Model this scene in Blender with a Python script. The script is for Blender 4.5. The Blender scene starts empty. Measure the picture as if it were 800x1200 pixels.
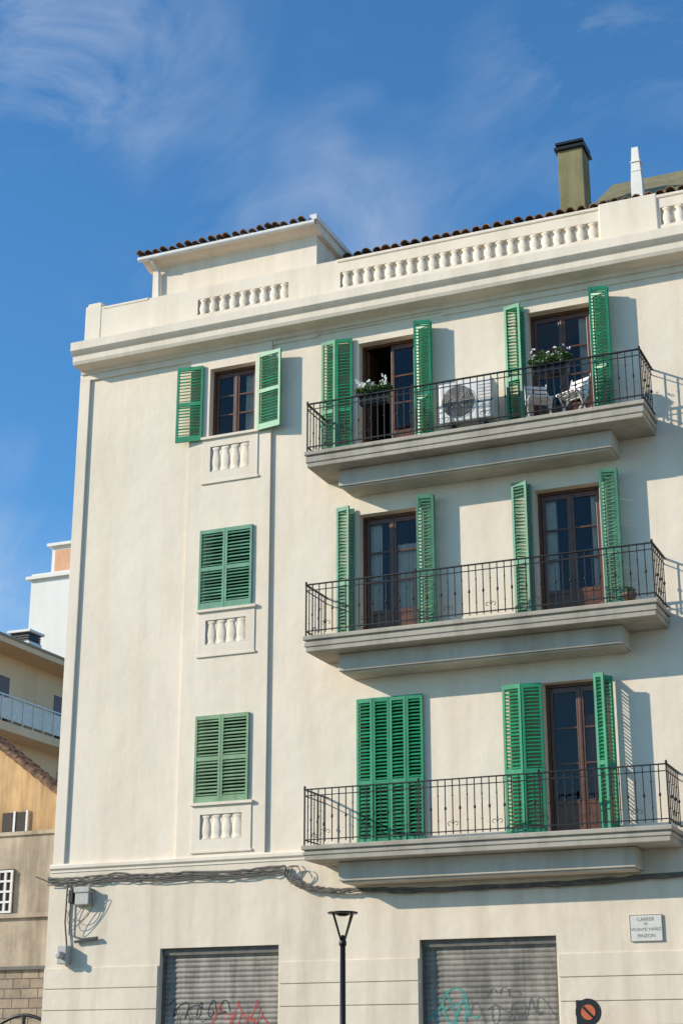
import bpy, math, random
from mathutils import Vector, Matrix
random.seed(7)
sc=bpy.context.scene
COL=sc.collection

# ------------------------------------------------------------------ materials
def nt(name):
    m=bpy.data.materials.new(name); m.use_nodes=True
    t=m.node_tree; b=t.nodes['Principled BSDF']
    return m,t,b
def L(t,a,b): t.links.new(a,b)
def ramp(t,fac,c0,c1,p0=0.3,p1=0.7):
    r=t.nodes.new('ShaderNodeValToRGB'); L(t,fac,r.inputs[0])
    r.color_ramp.elements[0].position=p0; r.color_ramp.elements[1].position=p1
    r.color_ramp.elements[0].color=(*c0,1); r.color_ramp.elements[1].color=(*c1,1)
    return r.outputs[0]
def mul(t,a,b,fac=1.0):
    m=t.nodes.new('ShaderNodeMix'); m.data_type='RGBA'; m.blend_type='MULTIPLY'
    m.inputs[0].default_value=fac
    L(t,a,m.inputs[6]); L(t,b,m.inputs[7]); return m.outputs[2]
def noise(t,scale,detail=5,rough=.6,vec=None,dist=0):
    n=t.nodes.new('ShaderNodeTexNoise'); n.inputs['Scale'].default_value=scale
    n.inputs['Detail'].default_value=detail; n.inputs['Roughness'].default_value=rough
    n.inputs['Distortion'].default_value=dist
    if vec is not None: L(t,vec,n.inputs['Vector'])
    return n.outputs[0]
def coord(t,scale=(1,1,1)):
    g=t.nodes.new('ShaderNodeNewGeometry')
    m=t.nodes.new('ShaderNodeMapping'); m.inputs['Scale'].default_value=scale
    L(t,g.outputs['Position'],m.inputs[0]); return m.outputs[0]
def bump(t,b,h,strength,dist):
    bp=t.nodes.new('ShaderNodeBump'); bp.inputs['Strength'].default_value=strength
    bp.inputs['Distance'].default_value=dist; L(t,h,bp.inputs['Height']); L(t,bp.outputs[0],b.inputs['Normal'])
def scl(c,k): return tuple(min(1,x*k) for x in c)
def stucco(name,c,var=.9,streak=.88,bs=.35,rough=.9,grain=40,wave=5.0):
    m,t,b=nt(name)
    p=coord(t); a=ramp(t,noise(t,.7,6,.6,p),scl(c,var),c,.35,.65)
    s=ramp(t,noise(t,1,6,.65,coord(t,(2.6,2.6,.22))),(streak,streak*.985,streak*.95),(1,1,1),.33,.55)
    f=ramp(t,noise(t,9,4,.7,p),(.965,.965,.96),(1,1,1),.3,.6)
    L(t,mul(t,mul(t,a,s),f),b.inputs['Base Color'])
    b.inputs['Roughness'].default_value=rough
    n1=noise(t,grain,4,.7,p); n2=noise(t,2.2,3,.5,p)
    ad=t.nodes.new('ShaderNodeMath'); ad.operation='MULTIPLY_ADD'; L(t,n2,ad.inputs[0]); ad.inputs[1].default_value=wave; L(t,n1,ad.inputs[2])
    bump(t,b,ad.outputs[0],bs,.006)
    return m
def plain(name,c,rough=.5,metal=0,var=.8,sc_=6,bs=0.0,streak=None):
    m,t,b=nt(name); p=coord(t)
    a=ramp(t,noise(t,sc_,5,.65,p),scl(c,var),c,.3,.65)
    if streak:
        s=ramp(t,noise(t,1,5,.65,coord(t,(7,7,.5))),(streak,)*3,(1,1,1),.35,.6); a=mul(t,a,s)
    L(t,a,b.inputs['Base Color']); b.inputs['Roughness'].default_value=rough; b.inputs['Metallic'].default_value=metal
    if bs: bump(t,b,noise(t,30,4,.6,p),bs,.005)
    return m
M={}
M['wall']=stucco('cream_stucco',(.83,.715,.575),.94,.93,.32,wave=8,grain=30)
M['trim']=stucco('cream_trim',(.83,.72,.585),.93,.89,.2)
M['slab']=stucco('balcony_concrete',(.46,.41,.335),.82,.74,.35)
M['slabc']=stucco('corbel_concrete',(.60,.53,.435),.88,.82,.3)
M['ground_wall']=stucco('ground_floor_stucco',(.79,.675,.535),.90,.86,.35,wave=8)
M['green']=plain('green_shutter_paint',(.028,.315,.145),.45,0,.72,5,.1,.8)
M['green2']=plain('faded_green_shutter_paint',(.135,.345,.215),.6,0,.75,5,.1,.8)
M['green3']=plain('pale_green_shutter_paint',(.24,.39,.22),.7,0,.75,5,.1,.8)
M['wood']=plain('varnished_brown_wood',(.13,.048,.02),.35,0,.55,8)
M['iron']=plain('black_wrought_iron',(.018,.018,.02),.5,.3,.6,20)
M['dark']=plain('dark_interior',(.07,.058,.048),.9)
M['black']=plain('black_paint',(.015,.015,.016),.4,.2)
M['cable']=plain('grey_cable_sheath',(.14,.125,.105),.6,0,.5,10)
M['white']=plain('white_paint',(.75,.73,.69),.45,0,.85,5)
M['white2']=stucco('white_render',(.82,.79,.74),.95,.95,.1)
M['greybox']=plain('grey_plastic',(.46,.44,.40),.5,0,.8,8)
M['fan']=plain('fan_recess_plastic',(.13,.128,.12),.6,0,.7,8)
M['curtain']=plain('sheer_curtain',(.78,.69,.57),.9,0,.85,4)
M['redcurtain']=plain('rust_curtain',(.30,.09,.055),.9,0,.6,4)
M['olive']=plain('olive_render',(.26,.225,.11),.85,0,.7,2,.2,.75)
M['yellow']=stucco('yellow_render',(.88,.60,.36),.93,.93,.2)
M['yellowtrim']=plain('brown_fascia',(.34,.24,.16),.7)
M['ochre']=stucco('stained_ochre_render',(.70,.44,.21),.48,.5,.5)
M['rough']=stucco('weathered_render',(.60,.48,.35),.6,.6,.8,.95,14)
M['orange']=plain('orange_panel',(.70,.36,.2),.7)
M['leaf']=plain('geranium_leaves',(.075,.17,.03),.55,0,.45,25)
M['petal']=plain('white_petals',(.85,.84,.80),.6,0,.9,25)
M['frost']=plain('translucent_balustrade_panel',(.78,.72,.62),.5)
M['signface']=plain('marble_plaque',(.66,.63,.57),.5,0,.9,12)
M['ink']=plain('engraved_letters',(.16,.15,.15),.7)
M['gred']=plain('red_spray',(.42,.10,.085),.8); M['gteal']=plain('teal_spray',(.08,.29,.25),.8); M['gblk']=plain('black_spray',(.045,.045,.05),.8)
M['ggrey']=plain('grey_spray',(.14,.135,.13),.8)
M['sred']=plain('sign_red',(.55,.12,.04),.5)
M['roller']=plain('galvanised_roller_slats',(.345,.31,.26),.55,.1,.55,3,0,.55)
def terr():
    m,t,b=nt('terracotta_tile'); p=coord(t)
    a=ramp(t,noise(t,4,3,.7,p),(.14,.085,.055),(.38,.22,.13),.35,.65)
    a=mul(t,a,ramp(t,noise(t,14,5,.7,p),(.4,.4,.38),(1,1,1),.38,.58))
    L(t,a,b.inputs['Base Color']); b.inputs['Roughness'].default_value=.95; bump(t,b,noise(t,40,4,.6,p),.5,.01)
    return m
M['tile']=terr()
def brick():
    m,t,b=nt('sand_brick'); g=coord(t)
    sep=t.nodes.new('ShaderNodeSeparateXYZ'); cmb=t.nodes.new('ShaderNodeCombineXYZ'); L(t,g,sep.inputs[0])
    L(t,sep.outputs[0],cmb.inputs[0]); L(t,sep.outputs[2],cmb.inputs[1])
    k=t.nodes.new('ShaderNodeTexBrick'); L(t,cmb.outputs[0],k.inputs['Vector']); k.inputs['Scale'].default_value=1
    k.inputs['Brick Width'].default_value=.42;k.inputs['Row Height'].default_value=.2;k.inputs['Mortar Size'].default_value=.012
    k.inputs['Color1'].default_value=(.48,.37,.26,1);k.inputs['Color2'].default_value=(.35,.27,.19,1);k.inputs['Mortar'].default_value=(.15,.12,.10,1)
    L(t,mul(t,k.outputs[0],ramp(t,noise(t,5,5,.7,g),(.6,.6,.6),(1,1,1))),b.inputs['Base Color']); b.inputs['Roughness'].default_value=.95
    bump(t,b,k.outputs[1],-.6,.01); return m
M['brick']=brick()
def glass():
    m=bpy.data.materials.new('window_glass'); m.use_nodes=True; t=m.node_tree; t.nodes.clear()
    o=t.nodes.new('ShaderNodeOutputMaterial'); mx=t.nodes.new('ShaderNodeMixShader'); tr=t.nodes.new('ShaderNodeBsdfTransparent'); gl=t.nodes.new('ShaderNodeBsdfGlossy')
    fr=t.nodes.new('ShaderNodeFresnel'); fr.inputs[0].default_value=1.5
    tr.inputs[0].default_value=(.82,.84,.82,1); gl.inputs['Roughness'].default_value=.03
    bp=t.nodes.new('ShaderNodeBump'); bp.inputs['Strength'].default_value=.12; bp.inputs['Distance'].default_value=.03
    L(t,noise(t,1.6,2,.5,coord(t)),bp.inputs['Height']); L(t,bp.outputs[0],gl.inputs['Normal'])
    L(t,fr.outputs[0],mx.inputs[0]); L(t,tr.outputs[0],mx.inputs[1]); L(t,gl.outputs[0],mx.inputs[2]); L(t,mx.outputs[0],o.inputs[0]); return m
M['glass']=glass()
def asph(name,c0,c1):
    m,t,b=nt(name); p=coord(t)
    L(t,mul(t,ramp(t,noise(t,.4,5,.6,p),c0,c1),ramp(t,noise(t,60,3,.7,p),(.7,.7,.7),(1,1,1))),b.inputs['Base Color']); b.inputs['Roughness'].default_value=.9
    bump(t,b,noise(t,80,3,.6,p),.4,.01); return m
M['asphalt']=asph('asphalt',(.045,.044,.042),(.075,.07,.065))
M['soil']=asph('city_ground',(.28,.235,.18),(.38,.32,.25))
def pav():
    m,t,b=nt('pavement_tiles'); g=coord(t)
    k=t.nodes.new('ShaderNodeTexBrick'); L(t,g,k.inputs['Vector']); k.offset=0; k.inputs['Scale'].default_value=1
    k.inputs['Brick Width'].default_value=.4;k.inputs['Row Height'].default_value=.4;k.inputs['Mortar Size'].default_value=.006
    k.inputs['Color1'].default_value=(.42,.37,.30,1);k.inputs['Color2'].default_value=(.37,.32,.26,1);k.inputs['Mortar'].default_value=(.18,.16,.13,1)
    L(t,k.outputs[0],b.inputs['Base Color']); b.inputs['Roughness'].default_value=.85; return m
M['pave']=pav(); M['kerb']=plain('granite_kerb',(.36,.35,.33),.8); M['line']=plain('road_paint',(.75,.75,.72),.6)

# ------------------------------------------------------------------ mesh builder
class MB:
    def __init__(s): s.v=[]; s.f=[]; s.sm=[]
    def quad(s,a,b,c,d,sm=False):
        i=len(s.v); s.v+= [tuple(a),tuple(b),tuple(c),tuple(d)]; s.f.append((i,i+1,i+2,i+3)); s.sm.append(sm)
    def box(s,x0,x1,y0,y1,z0,z1):
        s.obox(Vector(((x0+x1)/2,(y0+y1)/2,(z0+z1)/2)),Vector(((x1-x0)/2,0,0)),Vector((0,(y1-y0)/2,0)),Vector((0,0,(z1-z0)/2)))
    def obox(s,c,a,b,d):
        i=len(s.v)
        for sa,sb,sd in ((-1,-1,-1),(1,-1,-1),(1,1,-1),(-1,1,-1),(-1,-1,1),(1,-1,1),(1,1,1),(-1,1,1)):
            s.v.append(tuple(c+a*sa+b*sb+d*sd))
        for f in ((0,3,2,1),(4,5,6,7),(0,1,5,4),(1,2,6,5),(2,3,7,6),(3,0,4,7)):
            s.f.append(tuple(i+k for k in f)); s.sm.append(False)
    def bar(s,p,q,w,h=None):
        p=Vector(p);q=Vector(q);h=h or w; d=q-p; l=d.length; d.normalize()
        up=Vector((0,0,1)) if abs(d.z)<.9 else Vector((0,1,0))
        a=d.cross(up).normalized(); b=a.cross(d)
        s.obox((p+q)/2,d*l/2,a*w/2,b*h/2)
    def extx(s,prof,x0,x1):
        n=len(prof); i=len(s.v)
        for x in (x0,x1):
            for y,z in prof: s.v.append((x,y,z))
        for k in range(n):
            k2=(k+1)%n; s.f.append((i+k,i+k2,i+n+k2,i+n+k)); s.sm.append(False)
        s.f.append(tuple(i+k for k in range(n))[::-1]); s.sm.append(False)
        s.f.append(tuple(i+n+k for k in range(n))); s.sm.append(False)
    def lathe(s,c,prof,n=12,sy=1,axis='z',sm=True):
        i=len(s.v)
        for r,z in prof:
            for k in range(n):
                a=2*math.pi*k/n
                if axis=='z': s.v.append((c[0]+r*math.cos(a),c[1]+r*math.sin(a)*sy,c[2]+z))
                else: s.v.append((c[0]+r*math.cos(a),c[1]+z,c[2]+r*math.sin(a)))
        for j in range(len(prof)-1):
            for k in range(n):
                k2=(k+1)%n; s.f.append((i+j*n+k,i+j*n+k2,i+(j+1)*n+k2,i+(j+1)*n+k)); s.sm.append(sm)
        s.f.append(tuple(i+k for k in range(n))[::-1]); s.sm.append(False)
        e=i+(len(prof)-1)*n; s.f.append(tuple(e+k for k in range(n))); s.sm.append(False)
    def tube(s,pts,r,n=6):
        pts=[Vector(p) for p in pts]; i=len(s.v); m=len(pts)
        for j,p in enumerate(pts):
            d=(pts[min(j+1,m-1)]-pts[max(j-1,0)]).normalized()
            up=Vector((0,1,0)) if abs(d.y)<.9 else Vector((0,0,1))
            a=d.cross(up).normalized(); b=d.cross(a)
            for k in range(n):
                t=2*math.pi*k/n; s.v.append(tuple(p+a*r*math.cos(t)+b*r*math.sin(t)))
        for j in range(m-1):
            for k in range(n):
                k2=(k+1)%n; s.f.append((i+j*n+k,i+j*n+k2,i+(j+1)*n+k2,i+(j+1)*n+k)); s.sm.append(True)
    def make(s,name,mat,parent=None,bevel=0):
        me=bpy.data.meshes.new(name); me.from_pydata(s.v,[],s.f); me.update()
        me.polygons.foreach_set('use_smooth',s.sm); me.materials.append(M[mat])
        o=bpy.data.objects.new(name,me); COL.objects.link(o)
        if parent: o.parent=parent
        if bevel:
            b=o.modifiers.new('b','BEVEL'); b.width=bevel; b.segments=2; b.limit_method='ANGLE'
        return o
def empty(name,loc=(0,0,0)):
    e=bpy.data.objects.new(name,None); COL.objects.link(e); e.empty_display_size=.3; return e
def sheet(mb,x0,x1,z0,z1,ops,yf,yr=None):
    xs=sorted({x0,x1,*[v for o in ops for v in o[:2]]}); zs=sorted({z0,z1,*[v for o in ops for v in o[2:4]]})
    xs=[x for x in xs if x0<=x<=x1]; zs=[z for z in zs if z0<=z<=z1]
    for a,b in zip(xs,xs[1:]):
        for c,d in zip(zs,zs[1:]):
            mx,mz=(a+b)/2,(c+d)/2
            if any(o[0]<mx<o[1] and o[2]<mz<o[3] for o in ops): continue
            mb.quad((a,yf,c),(b,yf,c),(b,yf,d),(a,yf,d))
    for o in ops:
        y=o[4] if len(o)>4 else yr
        if y is None: continue
        a,b,c,d=o[:4]
        mb.quad((a,yf,c),(a,y,c),(a,y,d),(a,yf,d)); mb.quad((b,yf,c),(b,yf,d),(b,y,d),(b,y,c))
        mb.quad((a,yf,d),(a,y,d),(b,y,d),(b,yf,d)); mb.quad((a,yf,c),(b,yf,c),(b,y,c),(a,y,c))

# ------------------------------------------------------------------ main building
B=empty('cream_apartment_building')
XL,XR=-15.9,8.0
doorsX=[(-10.17,-9.10),(-7.06,-5.98)]
fl=[5.05,8.43,11.65]; dt=[7.50,10.73,13.95]
BX0,BX1=-13.5,-11.85
winX=(-13.10,-12.18)
winZ=[(5.98,7.46),(9.35,10.80),(12.60,13.95)]
ZB=4.965
w=MB()
ops=[(a,b,fl[i],dt[i],.28) for i in range(3) for a,b in doorsX]
more=[(-2.5,-1.4),(1.2,2.3),(4.6,5.7)]
ops+=[(a,b,fl[i]+.6,dt[i],.28) for i in range(3) for a,b in more]
ops.append((BX0,BX1,ZB,14.32,.001))
sheet(w,XL,XR,ZB,14.32,ops,0.0)
w.make('upper_wall','wall',B)
w=MB()
bops=[(winX[0],winX[1],a,b,.22) for a,b in winZ]
recs=[]
for (a,b),pz in zip(winZ,(5.18,8.53,11.73)):
    recs.append((-13.05,-12.27,pz+.19,a-.20))
bops+=[(*r,-.02) for r in recs]
sheet(w,BX0,BX1,ZB,14.32,bops,-.05)
w.quad((BX0,0.003,ZB),(BX0,-.05,ZB),(BX0,-.05,14.32),(BX0,0.003,14.32)); w.quad((BX1,-.05,ZB),(BX1,0.003,ZB),(BX1,0.003,14.32),(BX1,-.05,14.32))
for r in recs: w.quad((r[0],-.02,r[2]),(r[1],-.02,r[2]),(r[1],-.02,r[3]),(r[0],-.02,r[3]))
w.make('window_bay_wall','wall',B)
w=MB()
w.quad((XL,0,0),(XL,0,14.9),(XL,12,14.9),(XL,12,0)); w.quad((XR,0,0),(XR,12,0),(XR,12,14.9),(XR,0,14.9)); w.quad((XL,12,0),(XL,12,14.9),(XR,12,14.9),(XR,12,0))
w.quad((XL,.25,14.88),(XR,.25,14.88),(XR,12,14.88),(XL,12,14.88))
w.make('side_walls_and_deck','wall',B)
w=MB()
w.box(XL-.003,-15.68,-.05,.1,5.1,14.18)
w.box(XL-.003,BX0-.002,-.047,.1,14.18,14.315)
w.box(BX1+.002,-10.95,-.03,.1,14.22,14.315)
w.box(-10.95,-8.6,-.03,.1,14.26,14.315)
w.box(-8.6,XR,-.03,.1,14.19,14.315)
w.make('corner_strip_and_frieze','trim',B,.008)
w=MB(); bal=MB()
bprof=lambda h,k=1.0:[(.066*k,0),(.066*k,.06*h),(.044*k,.10*h),(.056*k,.25*h),(.066*k,.40*h),(.056*k,.56*h),(.038*k,.78*h),(.040*k,.86*h),(.062*k,.90*h),(.066*k,h)]
for r,(a,b),pz in zip(recs,winZ,(5.18,8.53,11.73)):
    x0,x1,z0,z1=-13.20,-12.10,pz,a-.05
    sheet(w,x0,x1,z0,z1,[(r[0],r[1],r[2],r[3],-.048)],-.066)
    w.quad((x0,-.048,z0),(x0,-.066,z0),(x0,-.066,z1),(x0,-.048,z1)); w.quad((x1,-.066,z0),(x1,-.048,z0),(x1,-.048,z1),(x1,-.066,z1)); w.quad((x0,-.048,z0),(x1,-.048,z0),(x1,-.066,z0),(x0,-.066,z0))
    w.box(x0-.03,x1+.03,-.11,-.04,z1,a-.004)
    w.box(x0-.02,x1+.02,-.08,-.04,z0-.035,z0)
    n=4; h=r[3]-r[2]
    for k in range(n):
        bal.lathe((r[0]+(k+.5)*(r[1]-r[0])/n,-.025,r[2]),bprof(h,1.42),14,.26)
w.make('window_apron_panels','trim',B)
w=MB()
w.extx([(0.1,14.30),(-.08,14.30),(-.10,14.36),(-.37,14.38),(-.40,14.44),(-.405,14.54),(-.45,14.58),(-.50,14.63),(-.50,14.80),(0.1,14.87)],XL+.03,XR)
w.make('cornice','trim',B,.006)
w=MB()
pops=[(-13.44,-11.56,15.14,15.46,.07),(-10.53,-5.75,15.13,15.44,.07),(-4.68,-.5,15.13,15.46,.07),(.6,6.5,15.13,15.46,.07)]
sheet(w,-15.54,XR,14.84,15.70,pops,0.002)
for o in pops: w.quad((o[0],.07,o[2]),(o[1],.07,o[2]),(o[1],.07,o[3]),(o[0],.07,o[3]))
w.quad((-15.54,.002,15.70),(XR,.002,15.70),(XR,.3,15.70),(-15.54,.3,15.70)); w.quad((XR,.3,14.84),(-15.54,.3,14.84),(-15.54,.3,15.70),(XR,.3,15.70))
w.make('parapet','trim',B)
w=MB()
w.box(XL,-15.54,-.004,.33,14.84,15.78); w.box(XL+.03,-15.57,.03,.3,15.78,15.85)
w.box(-15.53,-14.5,-.012,.31,15.66,15.72)
w.box(-5.72,-4.72,-.03,.31,14.86,15.74)
w.box(-10.6,XR,-.022,.31,15.64,15.705)
w.make('parapet_piers_and_coping','trim',B,.02)
for o in pops:
    n=round((o[1]-o[0])/.212); h=o[3]-o[2]
    for k in range(n):
        bal.lathe((o[0]+(k+.5)*(o[1]-o[0])/n,.04,o[2]),bprof(h,1.28),10,.42)
bal.make('balusters','trim',B)
w=MB()
G=[(-13.73,-11.57,.12,3.63),(-9.17,-6.99,.12,3.63),(-3.2,-1.0,.12,3.63),(1.8,4.6,.12,3.63)]
sheet(w,XL-.04,XR,0,4.95,[(*g,.2) for g in G],-.05)
w.quad((XL-.04,-.05,0),(XL-.04,-.05,4.95),(XL-.04,.4,4.95),(XL-.04,.4,0))
w.make('ground_floor_wall','ground_wall',B)
w=MB()
cuts=[XL-.04]+[v for g in G for v in (g[0]-.02,g[1]+.02)]+[XR]
zt=[]
z=3.36
while z>.3: zt.append(z); z-=.345
for i in range(0,len(cuts),2):
    for z in zt:
        w.box(cuts[i],cuts[i+1],-.075,-.04,z-.332,z)
w.make('rusticated_courses','ground_wall',B,.006)
w=MB()
w.extx([(0.1,5.10),(-.06,5.10),(-.10,5.07),(-.10,5.02),(-.065,4.985),(-.065,4.95),(.1,4.95)],XL-.03,XR)
w.make('string_course','trim',B,.004)
# penthouse
w=MB()
w.box(-14.62,-11.14,.32,4.5,14.89,16.56)
w.make('stair_penthouse_wall','trim',B)
w=MB()
w.extx([(.33,16.48),(.16,16.54),(.08,16.58),(.06,16.64),(.3,16.68),(4.6,16.74),(4.6,16.48)],-14.74,-11.04)
w.make('penthouse_eave','trim',B)
w=MB()
w.tube([(-14.78,.02,16.58),(-11.04,.02,16.60)],.05,10)
w.tube([(-14.50,.02,16.54),(-14.48,.2,16.42),(-14.45,.27,16.35),(-14.42,.27,14.9)],.035,8)
w.box(-11.14,-11.00,.0,4.6,16.655,16.755)
w.make('gutter_and_downpipe','white',B)
def tiles(mb,x0,x1,y0,z0,slope,length,step=.2,r=.088):
    n=int((x1-x0)/step)
    for k in range(n+1):
        x=x0+k*step+random.uniform(-.015,.015); yy=y0+random.uniform(-.05,.03); dz=random.uniform(-.018,.018)
        m=int(length/.38)
        for j in range(m):
            ya=yy+j*.36; yb=ya+.42
            pts=[]
            for e,(y,rr) in enumerate(((ya,r),(yb,r*.82))):
                zz=z0+dz+(y-y0)*slope+(.02 if e==0 else 0)
                pts.append([(x+(rr)*math.cos(t),y,zz+rr*math.sin(t)*.9) for t in [math.pi*q/7 for q in range(8)]]+[(x+(rr-.018)*math.cos(t),y,zz+(rr-.018)*math.sin(t)*.9) for t in [math.pi*q/7 for q in range(7,-1,-1)]])
            a,b=pts; N=len(a); i=len(mb.v); mb.v+=a+b
            for q in range(N):
                q2=(q+1)%N; mb.f.append((i+q,i+q2,i+N+q2,i+N+q)); mb.sm.append(False)
            for q in range(7): mb.f.append((i+q,i+q+1,i+N-2-q,i+N-1-q)); mb.sm.append(False)
        xm=x+step/2
        a=[(xm+.1*math.cos(t),y0,z0+.03+.07*math.sin(t)) for t in [math.pi+math.pi*q/6 for q in range(7)]]
        b=[(p[0],y0+length,p[2]+length*slope) for p in a]
        for q in range(6): mb.quad(a[q],a[q+1],b[q+1],b[q])
w=MB(); tiles(w,-14.72,-11.25,-.02,16.665,.02,4.4,.17,.07)
w.make('penthouse_roof_tiles','tile',B)
w=MB()
w.quad((-11.0,1.3,16.38),(XR,1.3,16.38),(XR,5.3,17.3),(-11.0,5.3,17.3)); w.box(-11.0,XR,1.35,1.6,14.88,16.36)
w.make('attic_wall','trim',B)
w=MB(); tiles(w,-10.9,XR,1.18,16.40,.22,3.9)
w.make('main_roof_tiles','tile',B)
w=MB()
w.extx([(2.9,15.2),(2.9,17.35),(5.2,19.15),(5.3,19.05),(5.3,15.2)],-6.62,3)
w.box(-7.07,-6.58,2.6,3.1,15,18.58)
w.make('olive_roof_block_and_chimney','olive',B,.01)
w=MB(); w.box(-7.12,-6.53,2.54,3.16,18.58,18.64)
for a in (-7.06,-6.66):
    w.box(a,a+.07,2.62,2.7,18.64,18.70); w.box(a,a+.07,3.0,3.08,18.64,18.70)
w.box(-7.10,-6.55,2.56,3.14,18.70,18.75)
w.make('chimney_cap','black',B)
w=MB()
i=len(w.v)
for zz,hx in ((15,.12),(17.5,.105),(18.28,.06)):
    for sx_,sy_ in ((-1,-1),(1,-1),(1,1),(-1,1)): w.v.append((-5.56+sx_*hx,2.6+sy_*hx,zz))
for j in range(2):
    for k in range(4):
        k2=(k+1)%4; w.f.append((i+j*4+k,i+j*4+k2,i+j*4+4+k2,i+j*4+4+k)); w.sm.append(False)
w.f.append((i+8,i+9,i+10,i+11)); w.sm.append(False)
for z in (17.55,17.75,17.95): w.box(-5.66,-5.46,2.5,2.7,z,z+.015)
w.make('white_vent_stack','white2',B)

# shutters
def leaf(mb,p0,p1,z0,z1,mids=(.42,),pitch=.058):
    p0=Vector((*p0,0));p1=Vector((*p1,0)); u=(p1-p0); W=u.length; u.normalize(); n=Vector((u.y,-u.x,0))
    if n.y>0: n=-n
    Z=Vector((0,0,1)); H=z1-z0; st=.045; th=.036
    def ob(a0,a1,za,zb,t=th):
        mb.obox(p0+u*(a0+a1)/2+Z*(za+zb)/2,u*(a1-a0)/2,n*t/2,Z*(zb-za)/2)
    g=.004
    ob(g,st,z0,z1); ob(W-st,W-g,z0,z1)
    rails=[(z0,z0+.11)]+[(z0+H*m-.035,z0+H*m+.035) for m in mids]+[(z1-.07,z1)]
    for a,b in rails: ob(st,W-st,a,b,th-.004)
    tilt=math.radians(40); d=(n*math.cos(tilt)-Z*math.sin(tilt)); e=(n*math.sin(tilt)+Z*math.cos(tilt))
    for (a,b),(c,dn) in zip(rails,rails[1:]):
        k=int((c-b)/pitch)
        for i in range(k):
            zc=b+(i+.5)*(c-b)/k
            tj=random.uniform(-.14,.14)
            mb.obox(p0+u*W/2+Z*zc,u*(W/2-st),(d+e*tj)*.027,e*.0045)
def shutter(name,mat,leaves,z0,z1,mids=(.42,)):
    mb=MB()
    for a,b in leaves: leaf(mb,a,b,z0,z1,mids)
    mb.make(name,mat,B)
def pair(xh,xo,k=1):
    return [((xh,-.035),(xo,-.12*k)),((xo,-.12*k-.045),(xh+(xo-xh)*.06,-.12*k-.115))]
z0,z1=fl[2]+.06,14.06
shutter('shutter','green',[((-10.86,-.06),(-10.57,-.10)),((-10.57,-.10),(-10.27,-.04))],z0,z1)
shutter('shutter','green',pair(-9.05,-8.74,1.3),z0,z1)
shutter('shutter','green',pair(-7.10,-7.42,.9),z0,z1)
shutter('shutter','green',pair(-5.93,-5.60,1.6),z0+.01,z1+.01)
z0,z1=fl[1]+.06,10.84
shutter('shutter','green2',pair(-10.24,-10.52),z0,z1)
shutter('shutter','green2',pair(-9.05,-8.74,1.4),z0,z1)
shutter('shutter','green2',pair(-7.10,-7.40),z0,z1)
shutter('shutter','green2',pair(-5.92,-5.62,1.6),z0,z1)
z0,z1=fl[0]+.06,7.50
shutter('shutter','green',[((-10.21+i*.29,-.05-.012*(i%2)),(-9.92+i*.29,-.05-.012*((i+1)%2))) for i in range(4)],z0,z1)
shutter('shutter','green',[((-7.70,-.07),(-7.38,-.11)),((-7.38,-.11),(-7.06,-.04))],z0,z1)
shutter('shutter','green',[((-5.93,-.04),(-6.13,-.30)),((-5.98,-.36),(-6.15,-.33))],z0,z1)
shutter('window_shutter','green',[((-13.22,-.08),(-13.73,-.15))],12.55,14.03,(.5,))
shutter('window_shutter','green',[((-12.10,-.09),(-11.60,-.19))],12.56,14.05,(.5,))
shutter('window_shutter','green2',[((-13.20,-.075),(-12.69,-.075)),((-12.69,-.075),(-12.16,-.075))],9.35,10.81,(.5,))
shutter('window_shutter','green3',[((-13.18,-.075),(-12.68,-.075)),((-12.68,-.075),(-12.16,-.075))],5.97,7.46,(.5,))

# glazed doors / windows
fr=MB(); gl=MB(); rm=MB()
def glazed(x0,x1,z0,z1,y=.2,bars=2,panel=.55,openleft=False):
    f=.05
    fr.box(x0,x0+f,y-.03,y+.05,z0,z1); fr.box(x1-f,x1,y-.03,y+.05,z0,z1); fr.box(x0+f,x1-f,y-.03,y+.05,z1-f,z1)
    xm=(x0+x1)/2
    for i,(a,b) in enumerate(((x0+f,xm),(xm,x1-f))):
        if openleft and i==0:
            fr.box(a,a+.045,y+.06,y+.5,z0,z1-f); continue
        s=.06; g=.003
        fr.box(a+g,a+s,y,y+.045,z0,z1-f-.003); fr.box(b-s,b-g,y,y+.045,z0,z1-f-.003)
        fr.box(a+s,b-s,y,y+.044,z1-f-.09,z1-f-.003); fr.box(a+s,b-s,y,y+.044,z0,z0+.1)
        zz=z0+.1
        if panel: fr.box(a+s,b-s,y+.01,y+.035,z0+.1,z0+panel); fr.box(a+s,b-s,y,y+.043,z0+panel,z0+panel+.07); zz=z0+panel+.07
        zt_=z1-f-.09
        for k in range(1,bars+1):
            zc=zz+(zt_-zz)*k/(bars+1); fr.box(a+s,b-s,y+.006,y+.038,zc-.016,zc+.016)
        gl.quad((a+s,y+.02,zz),(b-s,y+.02,zz),(b-s,y+.02,zt_),(a+s,y+.02,zt_))
    fr.box(xm-.02,xm+.02,y-.012,y,z0,z1-f) if not openleft else None
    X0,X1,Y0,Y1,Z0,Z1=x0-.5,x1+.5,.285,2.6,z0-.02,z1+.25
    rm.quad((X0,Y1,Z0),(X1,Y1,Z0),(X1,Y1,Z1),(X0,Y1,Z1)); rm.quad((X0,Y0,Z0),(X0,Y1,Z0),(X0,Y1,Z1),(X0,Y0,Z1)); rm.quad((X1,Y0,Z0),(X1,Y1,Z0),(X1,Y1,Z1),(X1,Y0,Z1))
    rm.quad((X0,Y0,Z0),(X1,Y0,Z0),(X1,Y1,Z0),(X0,Y1,Z0)); rm.quad((X0,Y0,Z1),(X1,Y0,Z1),(X1,Y1,Z1),(X0,Y1,Z1))
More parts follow.
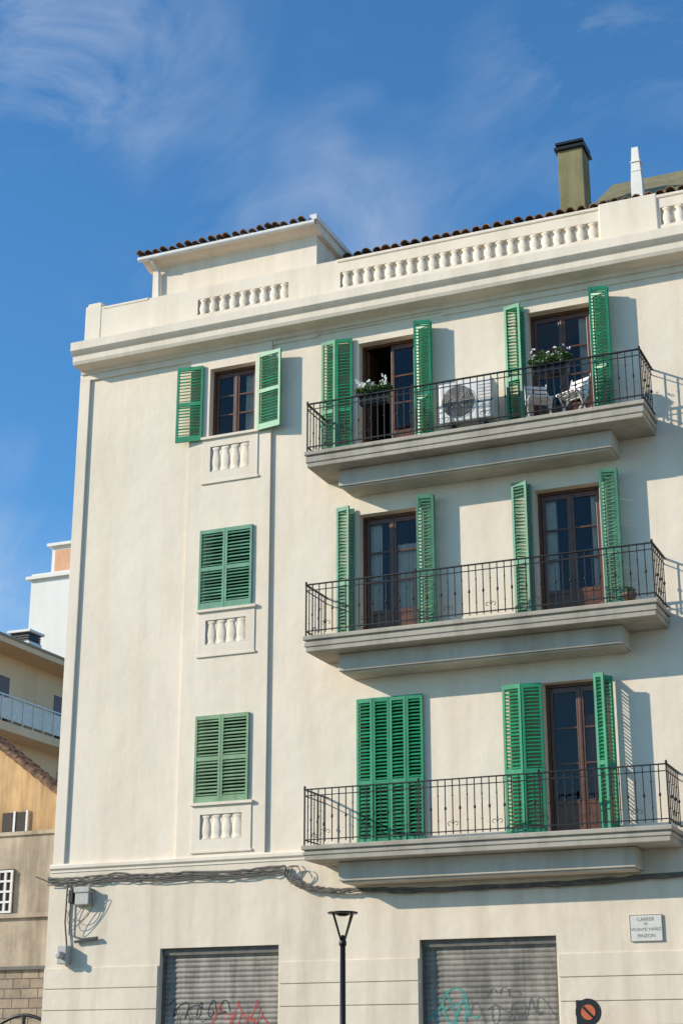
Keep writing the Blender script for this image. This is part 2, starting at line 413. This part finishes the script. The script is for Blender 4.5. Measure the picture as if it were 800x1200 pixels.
for i in range(3):
    for j,(a,b) in enumerate(doorsX):
        if (i,j)==(0,0): continue
        glazed(a,b,fl[i],dt[i],openleft=(i==2 and j==0))
    for a,b in more: glazed(a,b,fl[i]+.6,dt[i],panel=0)
glazed(winX[0],winX[1],winZ[2][0],winZ[2][1],y=.13,panel=0,bars=2)
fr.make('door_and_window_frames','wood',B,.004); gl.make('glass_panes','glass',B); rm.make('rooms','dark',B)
def curtain(x0,x1,z0,z1,y,mat,amp=.02):
    w=MB(); n=int((x1-x0)/.015); P=[(x0+(x1-x0)*k/n,y+amp*math.sin(k*.9+math.sin(k*.31)*2)) for k in range(n+1)]
    for (a,b),(c,d) in zip(P,P[1:]): w.quad((a,b,z0),(c,d,z0),(c,d,z1),(a,b,z1),True)
    w.make('curtain',mat,B)
curtain(-10.15,-9.86,8.5,10.66,.29,'curtain',.015); curtain(-9.62,-9.12,8.5,10.2,.29,'curtain',.015)
curtain(-6.50,-6.02,5.1,7.0,.29,'redcurtain',.015); curtain(-7.04,-6.78,8.5,10.66,.29,'curtain',.015); curtain(-6.2,-6.0,8.5,10.66,.29,'curtain',.015)
curtain(-12.5,-12.20,12.65,13.9,.24,'curtain',.015); curtain(-6.25,-6.0,11.7,13.9,.30,'curtain',.015)

# balconies
BXL,BXR=-10.80,-4.96
rail=MB(); sl=MB(); co=MB()
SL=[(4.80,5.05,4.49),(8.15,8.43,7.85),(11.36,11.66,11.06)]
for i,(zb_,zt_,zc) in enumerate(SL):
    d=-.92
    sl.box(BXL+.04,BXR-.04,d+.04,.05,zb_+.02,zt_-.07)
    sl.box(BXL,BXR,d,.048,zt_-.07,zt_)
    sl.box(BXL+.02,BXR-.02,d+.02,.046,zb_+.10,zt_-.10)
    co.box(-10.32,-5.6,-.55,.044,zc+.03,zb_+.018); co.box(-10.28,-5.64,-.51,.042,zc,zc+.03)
    rt=zt_+.88; y=d+.05; xa,xb=BXL+.04,BXR-.04
    for p,q in (((xa,y),(xb,y)),((xa,y),(xa,0)),((xb,y),(xb,0))):
        P=lambda z:((p[0],p[1],z),(q[0],q[1],z))
        rail.bar(*P(rt),.045,.016); rail.bar(*P(rt-.10),.014,.014); rail.bar(*P(zt_+.09),.03,.014)
        l=math.hypot(q[0]-p[0],q[1]-p[1]); n=round(l/.118)
        for k in range(n+1):
            if k in(0,n): 
                continue
            x=p[0]+(q[0]-p[0])*k/n; yy=p[1]+(q[1]-p[1])*k/n
            rail.bar((x,yy,zt_+.05),(x,yy,rt),.014)
            if k%2==0:
                for zc2 in ((zt_+rt)/2,): rail.lathe((x,yy,zc2-.03),[(.008,0),(.019,.015),(.019,.045),(.008,.06)],6)
            else:
                rail.lathe((x,yy,(zt_+rt)/2+.18),[(.008,0),(.016,.012),(.008,.03)],6)
                rail.lathe((x,yy,(zt_+rt)/2-.2),[(.008,0),(.016,.012),(.008,.03)],6)
            if k%6==3 and k<n-1:
                ux=(q[0]-p[0])/l; uy=(q[1]-p[1])/l
                for sgn in (-1,1):
                    pts=[]
                    for t in range(15):
                        a=t/14*math.pi*1.6; rr=.045*(1-t/22)
                        o_=sgn*(.052-rr*math.cos(a)); pts.append((x+ux*o_,yy+uy*o_,zt_+.2+rr*math.sin(a)))
                    rail.tube(pts,.005,5)
    for x,yy in ((xa,y),(xb,y),((xa*2+xb)/3,y),((xa+2*xb)/3,y)):
        rail.bar((x,yy,zt_),(x,yy,rt+.02),.022)
        rail.lathe((x,yy,rt+.01),[(.012,0),(.022,.015),(.018,.035),(.003,.05)],8)
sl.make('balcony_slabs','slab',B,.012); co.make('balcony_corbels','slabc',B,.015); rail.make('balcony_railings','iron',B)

# roller shutters
for g in G:
    w=MB(); z=g[2]; pts=[]
    while z<g[3]-.12:
        for k in range(6): pts.append((.10-.014*math.sin(math.pi*k/6),z+.082*k/6))
        z+=.082
    for (a,b),(c,d) in zip(pts,pts[1:]): w.quad((g[0],a,b),(g[1],a,b),(g[1],c,d),(g[0],c,d),False)
    w.make('roller_shutter_slats','roller',B)
    w=MB(); w.box(g[0]+.002,g[1]-.002,.03,.19,g[3]-.11,g[3]-.003); w.box(g[0]+.002,g[0]+.05,.06,.13,g[2],g[3]-.11); w.box(g[1]-.05,g[1]-.002,.06,.13,g[2],g[3]-.11)
    w.make('roller_shutter_housing','cable',B)
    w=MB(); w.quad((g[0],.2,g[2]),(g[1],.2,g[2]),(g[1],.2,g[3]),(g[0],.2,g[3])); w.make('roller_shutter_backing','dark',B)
def scrib(mat,x0,z0,wd,ht,loops,r=.012,ph=0):
    w=MB(); P=[]; n=160
    rnd=random.Random(int(ph*100)+int(wd*77)); k1,k2,k3=rnd.uniform(1.3,2.1),rnd.uniform(2.5,4),rnd.uniform(0,6)
    for k in range(n):
        t=k/(n-1)
        x=x0+wd*t+.22*ht*math.sin(loops*2*math.pi*t+ph)+.15*ht*math.sin(loops*k1*6.28*t+k3)
        z=z0+ht*.34*math.sin(loops*2*math.pi*t*1.07+ph+1)+ht*.22*math.sin(loops*k2*3.1*t+k3)
        zz=(z-.12)%.082/.082; y=.10-.014*math.sin(math.pi*zz)-.004
        P.append(Vector((x,y,z)))
    for a,b in zip(P,P[1:]):
        d=b-a; nrm=Vector((-d.z,0,d.x)); 
        if nrm.length<1e-6: continue
        nrm=nrm.normalized()*r
        w.quad(a-nrm,b-nrm,b+nrm,a+nrm)
    w.make('graffiti',mat,B)
scrib('gblk',-13.6,2.66,1.1,.26,5,.010); scrib('ggrey',-13.5,2.50,.7,.16,3,.008,1)
scrib('gred',-12.85,2.56,1.0,.42,3,.013,2); scrib('gred',-12.6,2.44,.8,.25,2,.012,.5)
scrib('gteal',-9.05,2.64,.62,.48,2.6,.015,1); scrib('gteal',-8.95,2.55,.6,.36,2,.013,3)
scrib('ggrey',-8.5,2.54,.9,.30,4,.009,2); scrib('ggrey',-7.75,2.58,.6,.30,3,.009,2.5); scrib('ggrey',-8.1,2.84,.5,.12,3,.007,4)

# ------------------------------------------------------------------ things on the balconies
A=empty('air_conditioner')
w=MB(); w.box(-8.50,-7.56,-.52,-.18,11.95,12.66); w.make('casing','white',A,.02)
w=MB(); cx,cz=-8.16,12.30
w.lathe((cx,-.522,cz),[(.285,0),(.27,-.012)],32,1,'y'); w.make('fan_opening','fan',A)
w=MB()
for r in (.04,.07,.10,.13,.16,.19,.22,.25,.28):
    w.tube([(cx+r*math.cos(t*math.pi/16),-.545,cz+r*math.sin(t*math.pi/16)) for t in range(33)],.0045,5)
for k in range(8): w.tube([(cx+.04*math.cos(k*math.pi/4),-.547,cz+.04*math.sin(k*math.pi/4)),(cx+.28*math.cos(k*math.pi/4),-.547,cz+.28*math.sin(k*math.pi/4))],.005,5)
w.make('fan_guard','greybox',A)
w=MB()
for k in range(9): w.box(-7.80,-7.60,-.525,-.518,12.05+k*.06,12.07+k*.06)
w.make('louvres','greybox',A)
w=MB(); w.box(-8.35,-8.28,-.5,-.2,11.66,11.95); w.box(-7.8,-7.73,-.5,-.2,11.66,11.95); w.make('stand','iron',A)
def planter(cx,wd,h,flowers,seed):
    random.seed(seed)
    E=empty('flower_planter'); zt=12.55
    w=MB()
    w.obox(Vector((cx,-.76,zt-.07)),Vector((wd*.40,0,0)),Vector((0,.08,0)),Vector((0,0,.09)))
    w.box(cx-wd*.43,cx+wd*.43,-.85,-.67,zt+.02,zt+.045)
    for s in (-1,1): w.bar((cx+s*wd*.25,-.84,zt+.02),(cx+s*wd*.25,-.91,zt+.02),.02,.006)
    w.make('planter_box','black',E,.01)
    lf=MB(); pt=MB()
    for k in range(1700):
        t=random.uniform(-1,1); a=random.uniform(0,2*math.pi); rr=random.random()**.45
        lump=.75+.35*math.sin(t*7+seed)+.1*math.sin(t*17)
        p=Vector((cx+t*wd*.52,-.78+rr*.17*math.cos(a)*math.sqrt(max(.05,1-t*t*.8)),zt+.10+rr*h*.5*lump*math.sin(a)*math.sqrt(max(.1,1-t*t*.8))))
        if p.z<zt-.1: continue
        u=Vector((random.gauss(0,1),random.gauss(0,1),random.gauss(0,.5))).normalized(); v=u.cross(Vector((random.gauss(0,1),random.gauss(0,1),random.gauss(0,1)))).normalized()
        s=random.uniform(.012,.028)
        lf.quad(p-u*s,p-v*s*.7,p+u*s,p+v*s*.7)
    for k in range(10):
        x=cx+random.uniform(-.48,.48)*wd; q=[(cx+(x-cx)*.5,-.78,zt+.03)]
        q.append((x,-.85,zt+.13+random.uniform(-.05,.1))); lf.tube(q,.004,4)
    for k in range(flowers):
        c=Vector((cx+random.uniform(-.48,.48)*wd,-.80-random.uniform(0,.14),zt+.12+random.uniform(-.06,h*.55)))
        for j in range(9):
            p=c+Vector((random.gauss(0,.014),random.gauss(0,.012),random.gauss(0,.011)))
            u=Vector((random.gauss(0,1),random.gauss(0,1),random.gauss(0,1))).normalized(); v=u.cross(Vector((0,-1,.4))).normalized(); s=.013
            pt.quad(p-u*s,p-v*s,p+u*s,p+v*s)
    lf.make('leaves','leaf',E); pt.make('blossoms','petal',E)
planter(-9.57,.62,.28,34,3); planter(-6.47,.70,.36,12,11)
random.seed(21)
def chair(x,y,z,mat,ang,name='folding_chair'):
    E=empty(name); w=MB()
    c,s=math.cos(ang),math.sin(ang)
    T=lambda a,b,h:(x+a*c-b*s,y+a*s+b*c,z+h)
    for sx in (-.19,.19):
        w.bar(T(sx,.20,0),T(sx,-.14,.47),.022); w.bar(T(sx,-.20,0),T(sx,.12,.45),.022); w.bar(T(sx,.10,.43),T(sx,.24,.86),.022)
        w.bar(T(sx,-.2,.45),T(sx,.15,.45),.022)
    for k in range(6): w.bar(T(-.2,-.18+k*.065,.465),T(.2,-.18+k*.065,.465),.045,.014)
    for k in range(4): w.bar(T(-.2,.135+k*.028,.53+k*.085),T(.2,.135+k*.028,.53+k*.085),.012,.05)
    w.make('frame_and_slats',mat,E)
chair(-6.80,-.42,fl[2]+.01,'white',.5); chair(-6.22,-.42,fl[2]+.01,'white',-.4)
E=empty('plant_pot'); w=MB(); w.lathe((-5.45,-.6,fl[1]+.003),[(.07,0),(.10,.16),(.11,.16),(.11,.2)],16); w.make('pot','tile',E)
lf=MB()
for k in range(120):
    p=Vector((-5.45+random.gauss(0,.045),-.6+random.gauss(0,.045),fl[1]+.23+random.gauss(0,.03))); u=Vector((random.gauss(0,1),random.gauss(0,1),random.gauss(0,1))).normalized(); v=u.orthogonal(); lf.quad(p-u*.02,p-v*.015,p+u*.02,p+v*.015)
lf.make('leaves','leaf',E)

# ------------------------------------------------------------------ cables and boxes on the facade
C=empty('facade_cables'); w=MB()
def wob(pts,amp,seed,n=14):
    random.seed(seed); out=[]
    for (a,b) in zip(pts,pts[1:]):
        a=Vector(a);b=Vector(b)
        for k in range(n):
            t=k/n; out.append(a.lerp(b,t)+Vector((0,random.uniform(-.01,.01),random.uniform(-amp,amp)-.03*math.sin(math.pi*t))))
    out.append(Vector(pts[-1])); return out
for k in range(5):
    dz=-.026*k; r=(.019,.012,.015,.010,.010)[k]
    w.tube(wob([(-15.94,-.11,4.86+dz),(-14.6,-.12,4.88+dz),(-13.2,-.12,4.84+dz),(-11.45,-.13,4.86+dz),(-11.28,-.14,4.66+dz),(-10.9,-.15,4.50+dz*.6),(-10.2,-.15,4.45+dz*.5),(-8,-.13,4.40+dz*.5),(-5.1,-.12,4.46+dz*.5),(-1,-.12,4.5+dz*.5),(6,-.12,4.52+dz*.5)],.012,k),r,6)
for k in range(3):
    P=[]
    for t in range(40):
        a=t/39*2*math.pi*1.1+k; P.append((-15.28+.26*math.cos(a)+.06*k,-.13-.02*k,4.42+.30*math.sin(a+k*.6)-.08*k))
    w.tube(P,.0055,5)
for k in range(3):
    P=[(-11.3+.14*math.cos(t/20*6.28+k)+.05*k,-.15,4.74+.11*math.sin(t/20*6.28+k)) for t in range(18)]; w.tube(P,.008,5)
w.tube([(-15.55,-.1,4.75),(-15.56,-.1,4.1),(-15.5,-.1,3.7)],.016,6); w.tube([(-15.48,-.1,4.8),(-15.47,-.1,3.9),(-15.2,-.1,3.83),(-14.9,-.1,3.85)],.011,6)
w.tube([(-15.93,-.06,4.86),(-16.0,.2,4.7),(-16.3,1.5,4.3)],.014,6)
w.tube([(-16.2,-.1,4.9),(-15.93,-.1,4.80)],.012,6)
w.tube([(-4.3,-.06,13.2),(0,-1.2,12.9),(6,-2.5,12.9)],.009,5)
w.make('cable_runs','cable',C)
E=empty('junction_box'); w=MB(); w.box(-15.33,-15.06,-.2,-.05,4.38,4.66); w.box(-15.35,-15.04,-.22,-.19,4.58,4.68); w.make('box','greybox',E,.015)
w=MB(); w.box(-15.48,-15.39,-.17,-.05,4.42,4.64); w.make('meter','iron',E,.01)
E=empty('security_camera'); w=MB(); w.box(-15.60,-15.42,-.24,-.076,3.42,3.72); w.lathe((-15.51,-.24,3.56),[(.06,0),(.06,-.1),(.045,-.12)],14,1,'y'); w.make('housing','greybox',E,.02)
w=MB(); w.bar((-15.35,-.1,3.78),(-14.9,-.12,3.83),.04,.04); w.make('bracket','iron',E)
E=empty('street_name_sign'); w=MB(); w.box(-5.86,-5.38,-.075,-.052,3.50,3.88); w.make('plaque','signface',E,.006)
w=MB()
for a,b,c,d in ((-5.86,-5.38,3.50,3.506),(-5.86,-5.38,3.874,3.88)): w.box(a,b,-.079,-.074,c,d)
for a in(-5.86,-5.386): w.box(a,a+.006,-.079,-.074,3.506,3.874)
w.make('edge','ink',E)
for txt,z,s in (('CARRER',3.79,.07),('DE',3.735,.045),('VICENTE YAÑEZ',3.65,.060),('PINZON',3.555,.07)):
    c=bpy.data.curves.new('lettering','FONT'); c.body=txt; c.size=s; c.align_x='CENTER'; c.extrude=.0005; c.materials.append(M['ink'])
    o=bpy.data.objects.new('lettering',c); COL.objects.link(o); o.location=(-5.62,-.0765,z); o.rotation_euler=(math.pi/2,0,0); o.parent=E

# ------------------------------------------------------------------ street lamp
E=empty('street_lamp'); w=MB(); lx,ly=-8.34,-5
w.lathe((lx,ly,.12),[(.10,0),(.10,.25),(.055,.32),(.042,.6),(.034,3.05)],16)
w.lathe((lx,ly,3.17),[(.034,0),(.048,.02),(.048,.05),(.03,.10)],16)
for k in range(4):
    a=math.pi/4+k*math.pi/2+.35
    w.bar((lx+.03*math.cos(a),ly+.03*math.sin(a),3.24),(lx+.168*math.cos(a),ly+.168*math.sin(a),3.575),.018)
w.lathe((lx,ly,3.57),[(.185,0),(.195,.010),(.185,.022),(.05,.035)],24)
w.lathe((lx,ly,3.54),[(.04,0),(.08,.015),(.08,.032)],16)
w.lathe((lx,ly,3.25),[(.03,0),(.03,.04),(.015,.06)],12)
w.make('post_and_frame','black',E)
E=empty('traffic_sign'); w=MB(); sx,sy,sz=-6.40,-.6,2.50
w.lathe((sx,sy,sz),[(.19,0),(.19,-.015)],32,1,'y'); w.bar((sx,sy+.02,.1),(sx,sy+.02,sz+.12),.05); w.box(sx-.19,sx-.02,sy+.03,sy+.05,sz-.25,sz+.17); w.make('plate_and_post','black',E)
w=MB(); w.lathe((sx,sy-.017,sz),[(.105,0),(.105,-.006)],28,1,'y'); w.make('red_disc','sred',E)
w=MB(); w.obox(Vector((sx,sy-.026,sz)),Vector((.07,0,-.07)),Vector((0,.003,0)),Vector((.012,0,.012))); w.make('bar','black',E)
E=empty('bracket_lamp'); w=MB()
w.tube([(-17.6+.1*t,1.0,2.46+.2*math.sin(math.pi*t/12)) for t in range(13)],.03,8); w.tube([(-17.0,1.0,0),(-17.0,1.0,2.65)],.035,8); w.lathe((-17.55,1.0,2.30),[(.16,0),(.14,.1),(.03,.16)],16)
w.make('arm_and_post','black',E)

# ------------------------------------------------------------------ neighbours on the left
H=empty('old_ochre_house')
w=MB()
i=len(w.v); pr=[(-24,0),(-18.6,0),(-18.6,6.45),(-24,10.3)]
w.v+=[(x,6.6,z) for x,z in pr]+[(x,6.95,z) for x,z in pr]
for f in ((0,1,2,3),(7,6,5,4),(1,5,6,2),(0,3,7,4),(3,2,6,7)): w.f.append(tuple(i+q for q in f)); w.sm.append(False)
w.box(-24,-18.62,6.96,13,0,6.3)
w.make('gable_wall','ochre',H)
w=MB(); d=Vector((5.4,0,-3.85)).normalized(); n=Vector((d.z*-1,0,d.x))
w.obox(Vector((-21.2,6.78,8.40)),d*3.5,Vector((0,.26,0)),n*.045)
c0=Vector((-24,6.5,10.33)); 
for k in range(22):
    for yy in (6.52,6.78,7.02):
        p=c0+d*(k*.3); w.tube([(p.x,yy,p.z+.04),(p.x+d.x*.34,yy,p.z+d.z*.34+.07)],.075,8)
w.make('coping_tiles','tile',H)
w=MB(); w.box(-24.5,-18.6,5.9,6.55,4.95,6.62); w.make('rendered_wall','rough',H)
w=MB(); w.box(-24.5,-18.55,5.85,6.56,6.62,6.70); w.box(-24.5,-18.58,5.82,6.5,4.86,4.95); w.make('wall_coping','rough',H)
w=MB(); w.box(-24.5,-18.6,5.9,6.5,3.85,4.86); w.make('lower_rendered_wall','rough',H)
w=MB(); w.box(-24.5,-18.6,5.88,6.5,0,3.78); w.make('brick_wall','brick',H)
w=MB(); w.box(-24.5,-18.57,5.8,6.5,3.78,3.85); w.make('stone_ledge','cable',H)
w=MB(); w.box(-21.6,-20.72,5.86,5.9,4.97,5.9); w.box(-21.6,-20.93,6.56,6.6,6.72,7.25); w.make('window_recess','dark',H)
w=MB()
for x in (-21.45,-21.27,-21.09,-20.91,-20.75): w.box(x-.025,x+.025,5.82,5.87,4.97,5.87)
for z in (4.99,5.2,5.42,5.64,5.85): w.box(-21.6,-20.72,5.815,5.868,z-.022,z+.022)
w.box(-20.97,-20.92,6.54,6.61,6.72,7.28); w.box(-21.3,-21.25,6.54,6.61,6.72,7.28)
w.make('window_grille','white',H)
Hy=empty('yellow_apartment_building')
w=MB(); w.box(-45,-30.9,14,34,0,14.8); w.make('walls','yellow',Hy)
w=MB(); w.box(-45,-29.9,13.6,34.3,14.8,14.98); w.make('roof_slab','yellow',Hy)
w=MB(); w.box(-45,-29.86,13.5,34.4,14.98,15.06); w.make('roof_edge','yellowtrim',Hy)
w=MB(); w.box(-30.9,-30,14,34,12.05,12.32); w.box(-30.9,-30,14,34,8.7,8.95); w.make('balcony_slab','yellow',Hy)
w=MB(); w.box(-30.04,-30.02,14,34,12.42,13.1); w.make('balcony_panel','frost',Hy)
w=MB()
for k in range(34): w.bar((-30.0,14+k*.6,12.3),(-30.0,14+k*.6,13.2),.03)
w.bar((-30.0,14,13.17),(-30.0,34,13.17),.05); w.make('balcony_rail','white',Hy)
w=MB()
for y in (15.6,18.9,22.5,26): w.box(-30.93,-30.88,y,y+.9,12.32,14.1)
w.make('balcony_doors','wood',Hy)
w=MB()
for y in (16.0,19.6,22.9): w.box(-30.93,-30.86,y,y+1.1,10.2,11.5)
w.make('roller_blinds','greybox',Hy)
def stack(x,y,z,wd,h,par):
    w=MB(); w.box(x-wd/2,x+wd/2,y-wd/2,y+wd/2,z,z+h); w.box(x-wd/2-.06,x+wd/2+.06,y-wd/2-.06,y+wd/2+.06,z+h+.32,z+h+.40); w.make('chimney_stack','white2',par)
    w=MB()
    for k in range(4): w.box(x-wd/2+.03,x+wd/2-.03,y-wd/2+.03,y+wd/2-.03,z+h+.02+k*.08,z+h+.07+k*.08)
    w.make('chimney_louvre','black',par)
stack(-31.6,17.4,15.06,.7,1.2,Hy); stack(-31.6,21.6,15.06,.8,.7,Hy)
Hw=empty('white_apartment_building')
w=MB(); w.box(-44.1,-34,40,52,0,24.9); w.box(-43.4,-34,40.6,52,24.9,26.4); w.box(-42.45,-34,41.5,52,26.4,29.0); w.box(-44.3,-34,39.8,52,24.6,24.75); w.box(-43.6,-34,40.4,52,26.4,26.55)
w.make('walls','white2',Hw)
w=MB(); w.box(-43.2,-38,40.56,40.6,25.0,26.2); w.make('orange_wall_panel','orange',Hw)

# ------------------------------------------------------------------ ground
w=MB(); w.quad((-400,-400,0),(400,-400,0),(400,400,0),(-400,400,0)); w.make('ground','soil')
w=MB(); w.quad((-80,-22,.004),(80,-22,.004),(80,-3.6,.004),(-80,-3.6,.004)); w.quad((-18.2,-3.6,.004),(-16.8,-3.6,.004),(-16.8,60,.004),(-18.2,60,.004)); w.make('road','asphalt')
w=MB(); w.box(-16.8,80,-3.45,0,-.1,.12); w.box(-80,-18.2,-3.45,5.8,-.1,.12); w.box(-80,80,-30,-22.15,-.1,.12); w.make('pavement','pave')
w=MB(); w.box(-16.8,80,-3.6,-3.45,-.1,.125); w.box(-80,-18.2,-3.6,-3.45,-.1,.125); w.box(-80,80,-22.15,-22,-.1,.125); w.make('kerb','kerb')
w=MB()
for k in range(-12,13): w.quad((k*6,-12.9,.008),(k*6+3,-12.9,.008),(k*6+3,-12.78,.008),(k*6,-12.78,.008))
w.make('road_marking','line')

# ------------------------------------------------------------------ light, sky, camera
sd=Vector((1.65,1,-.85)).normalized()
s=bpy.data.lights.new('sun','SUN'); s.energy=5.0; s.angle=math.radians(.5); s.color=(1,.90,.75)
so=bpy.data.objects.new('sun',s); COL.objects.link(so); so.rotation_euler=(-sd).to_track_quat('Z','Y').to_euler()
el=math.asin(-sd.z); az=math.atan2(-sd.x,-sd.y)
W=bpy.data.worlds.new('World'); sc.world=W; W.use_nodes=True; t=W.node_tree; bg=t.nodes['Background']
sky=t.nodes.new('ShaderNodeTexSky'); sky.sky_type='NISHITA'; sky.sun_disc=False; sky.sun_elevation=el; sky.sun_rotation=az
sky.air_density=1.0; sky.dust_density=.3; sky.ozone_density=1.6
tc=t.nodes.new('ShaderNodeTexCoord')
mp=t.nodes.new('ShaderNodeMapping'); mp.inputs['Location'].default_value=(3.1,.4,1.2); mp.inputs['Rotation'].default_value=(0.2,.5,.7); mp.inputs['Scale'].default_value=(2.2,5.5,3.2); L(t,tc.outputs['Generated'],mp.inputs[0])
n1=t.nodes.new('ShaderNodeTexNoise'); n1.inputs['Scale'].default_value=2.3; n1.inputs['Detail'].default_value=10; n1.inputs['Roughness'].default_value=.62; n1.inputs['Distortion'].default_value=.5; L(t,mp.outputs[0],n1.inputs['Vector'])
n2=t.nodes.new('ShaderNodeTexNoise'); n2.inputs['Scale'].default_value=5.5; n2.inputs['Detail'].default_value=3; L(t,tc.outputs['Generated'],n2.inputs['Vector'])
r1=t.nodes.new('ShaderNodeMapRange'); r1.inputs[1].default_value=.42; r1.inputs[2].default_value=.88; L(t,n1.outputs[0],r1.inputs[0])
r2=t.nodes.new('ShaderNodeMapRange'); r2.inputs[1].default_value=.40; r2.inputs[2].default_value=.62; L(t,n2.outputs[0],r2.inputs[0])
mm=t.nodes.new('ShaderNodeMath'); mm.operation='MULTIPLY'; L(t,r1.outputs[0],mm.inputs[0]); L(t,r2.outputs[0],mm.inputs[1])
tint=t.nodes.new('ShaderNodeMix'); tint.data_type='RGBA'; tint.blend_type='MULTIPLY'; tint.inputs[0].default_value=1; L(t,sky.outputs[0],tint.inputs[6]); tint.inputs[7].default_value=(.62,1.25,1.70,1)
mx=t.nodes.new('ShaderNodeMix'); mx.data_type='RGBA'; L(t,mm.outputs[0],mx.inputs[0]); L(t,tint.outputs[2],mx.inputs[6]); mx.inputs[7].default_value=(6.0,6.6,7.4,1)
L(t,mx.outputs[2],bg.inputs[0]); bg.inputs[1].default_value=.115
th=math.radians(19.1); ya=math.radians(23.2)
F=Vector((-math.sin(ya)*math.cos(th),math.cos(ya)*math.cos(th),math.sin(th))); R=Vector((math.cos(ya),math.sin(ya),0)); U=R.cross(F)
cam=bpy.data.cameras.new('camera'); cam.sensor_fit='VERTICAL'; cam.sensor_height=36; cam.lens=1918/1200*36; cam.clip_end=1000
cob=bpy.data.objects.new('camera',cam); COL.objects.link(cob)
cob.matrix_world=Matrix(((R.x,U.x,-F.x,0),(R.y,U.y,-F.y,-24.5),(R.z,U.z,-F.z,1.6),(0,0,0,1)))
sc.camera=cob
sc.view_settings.view_transform='Standard'; sc.view_settings.look='None'; sc.view_settings.exposure=0
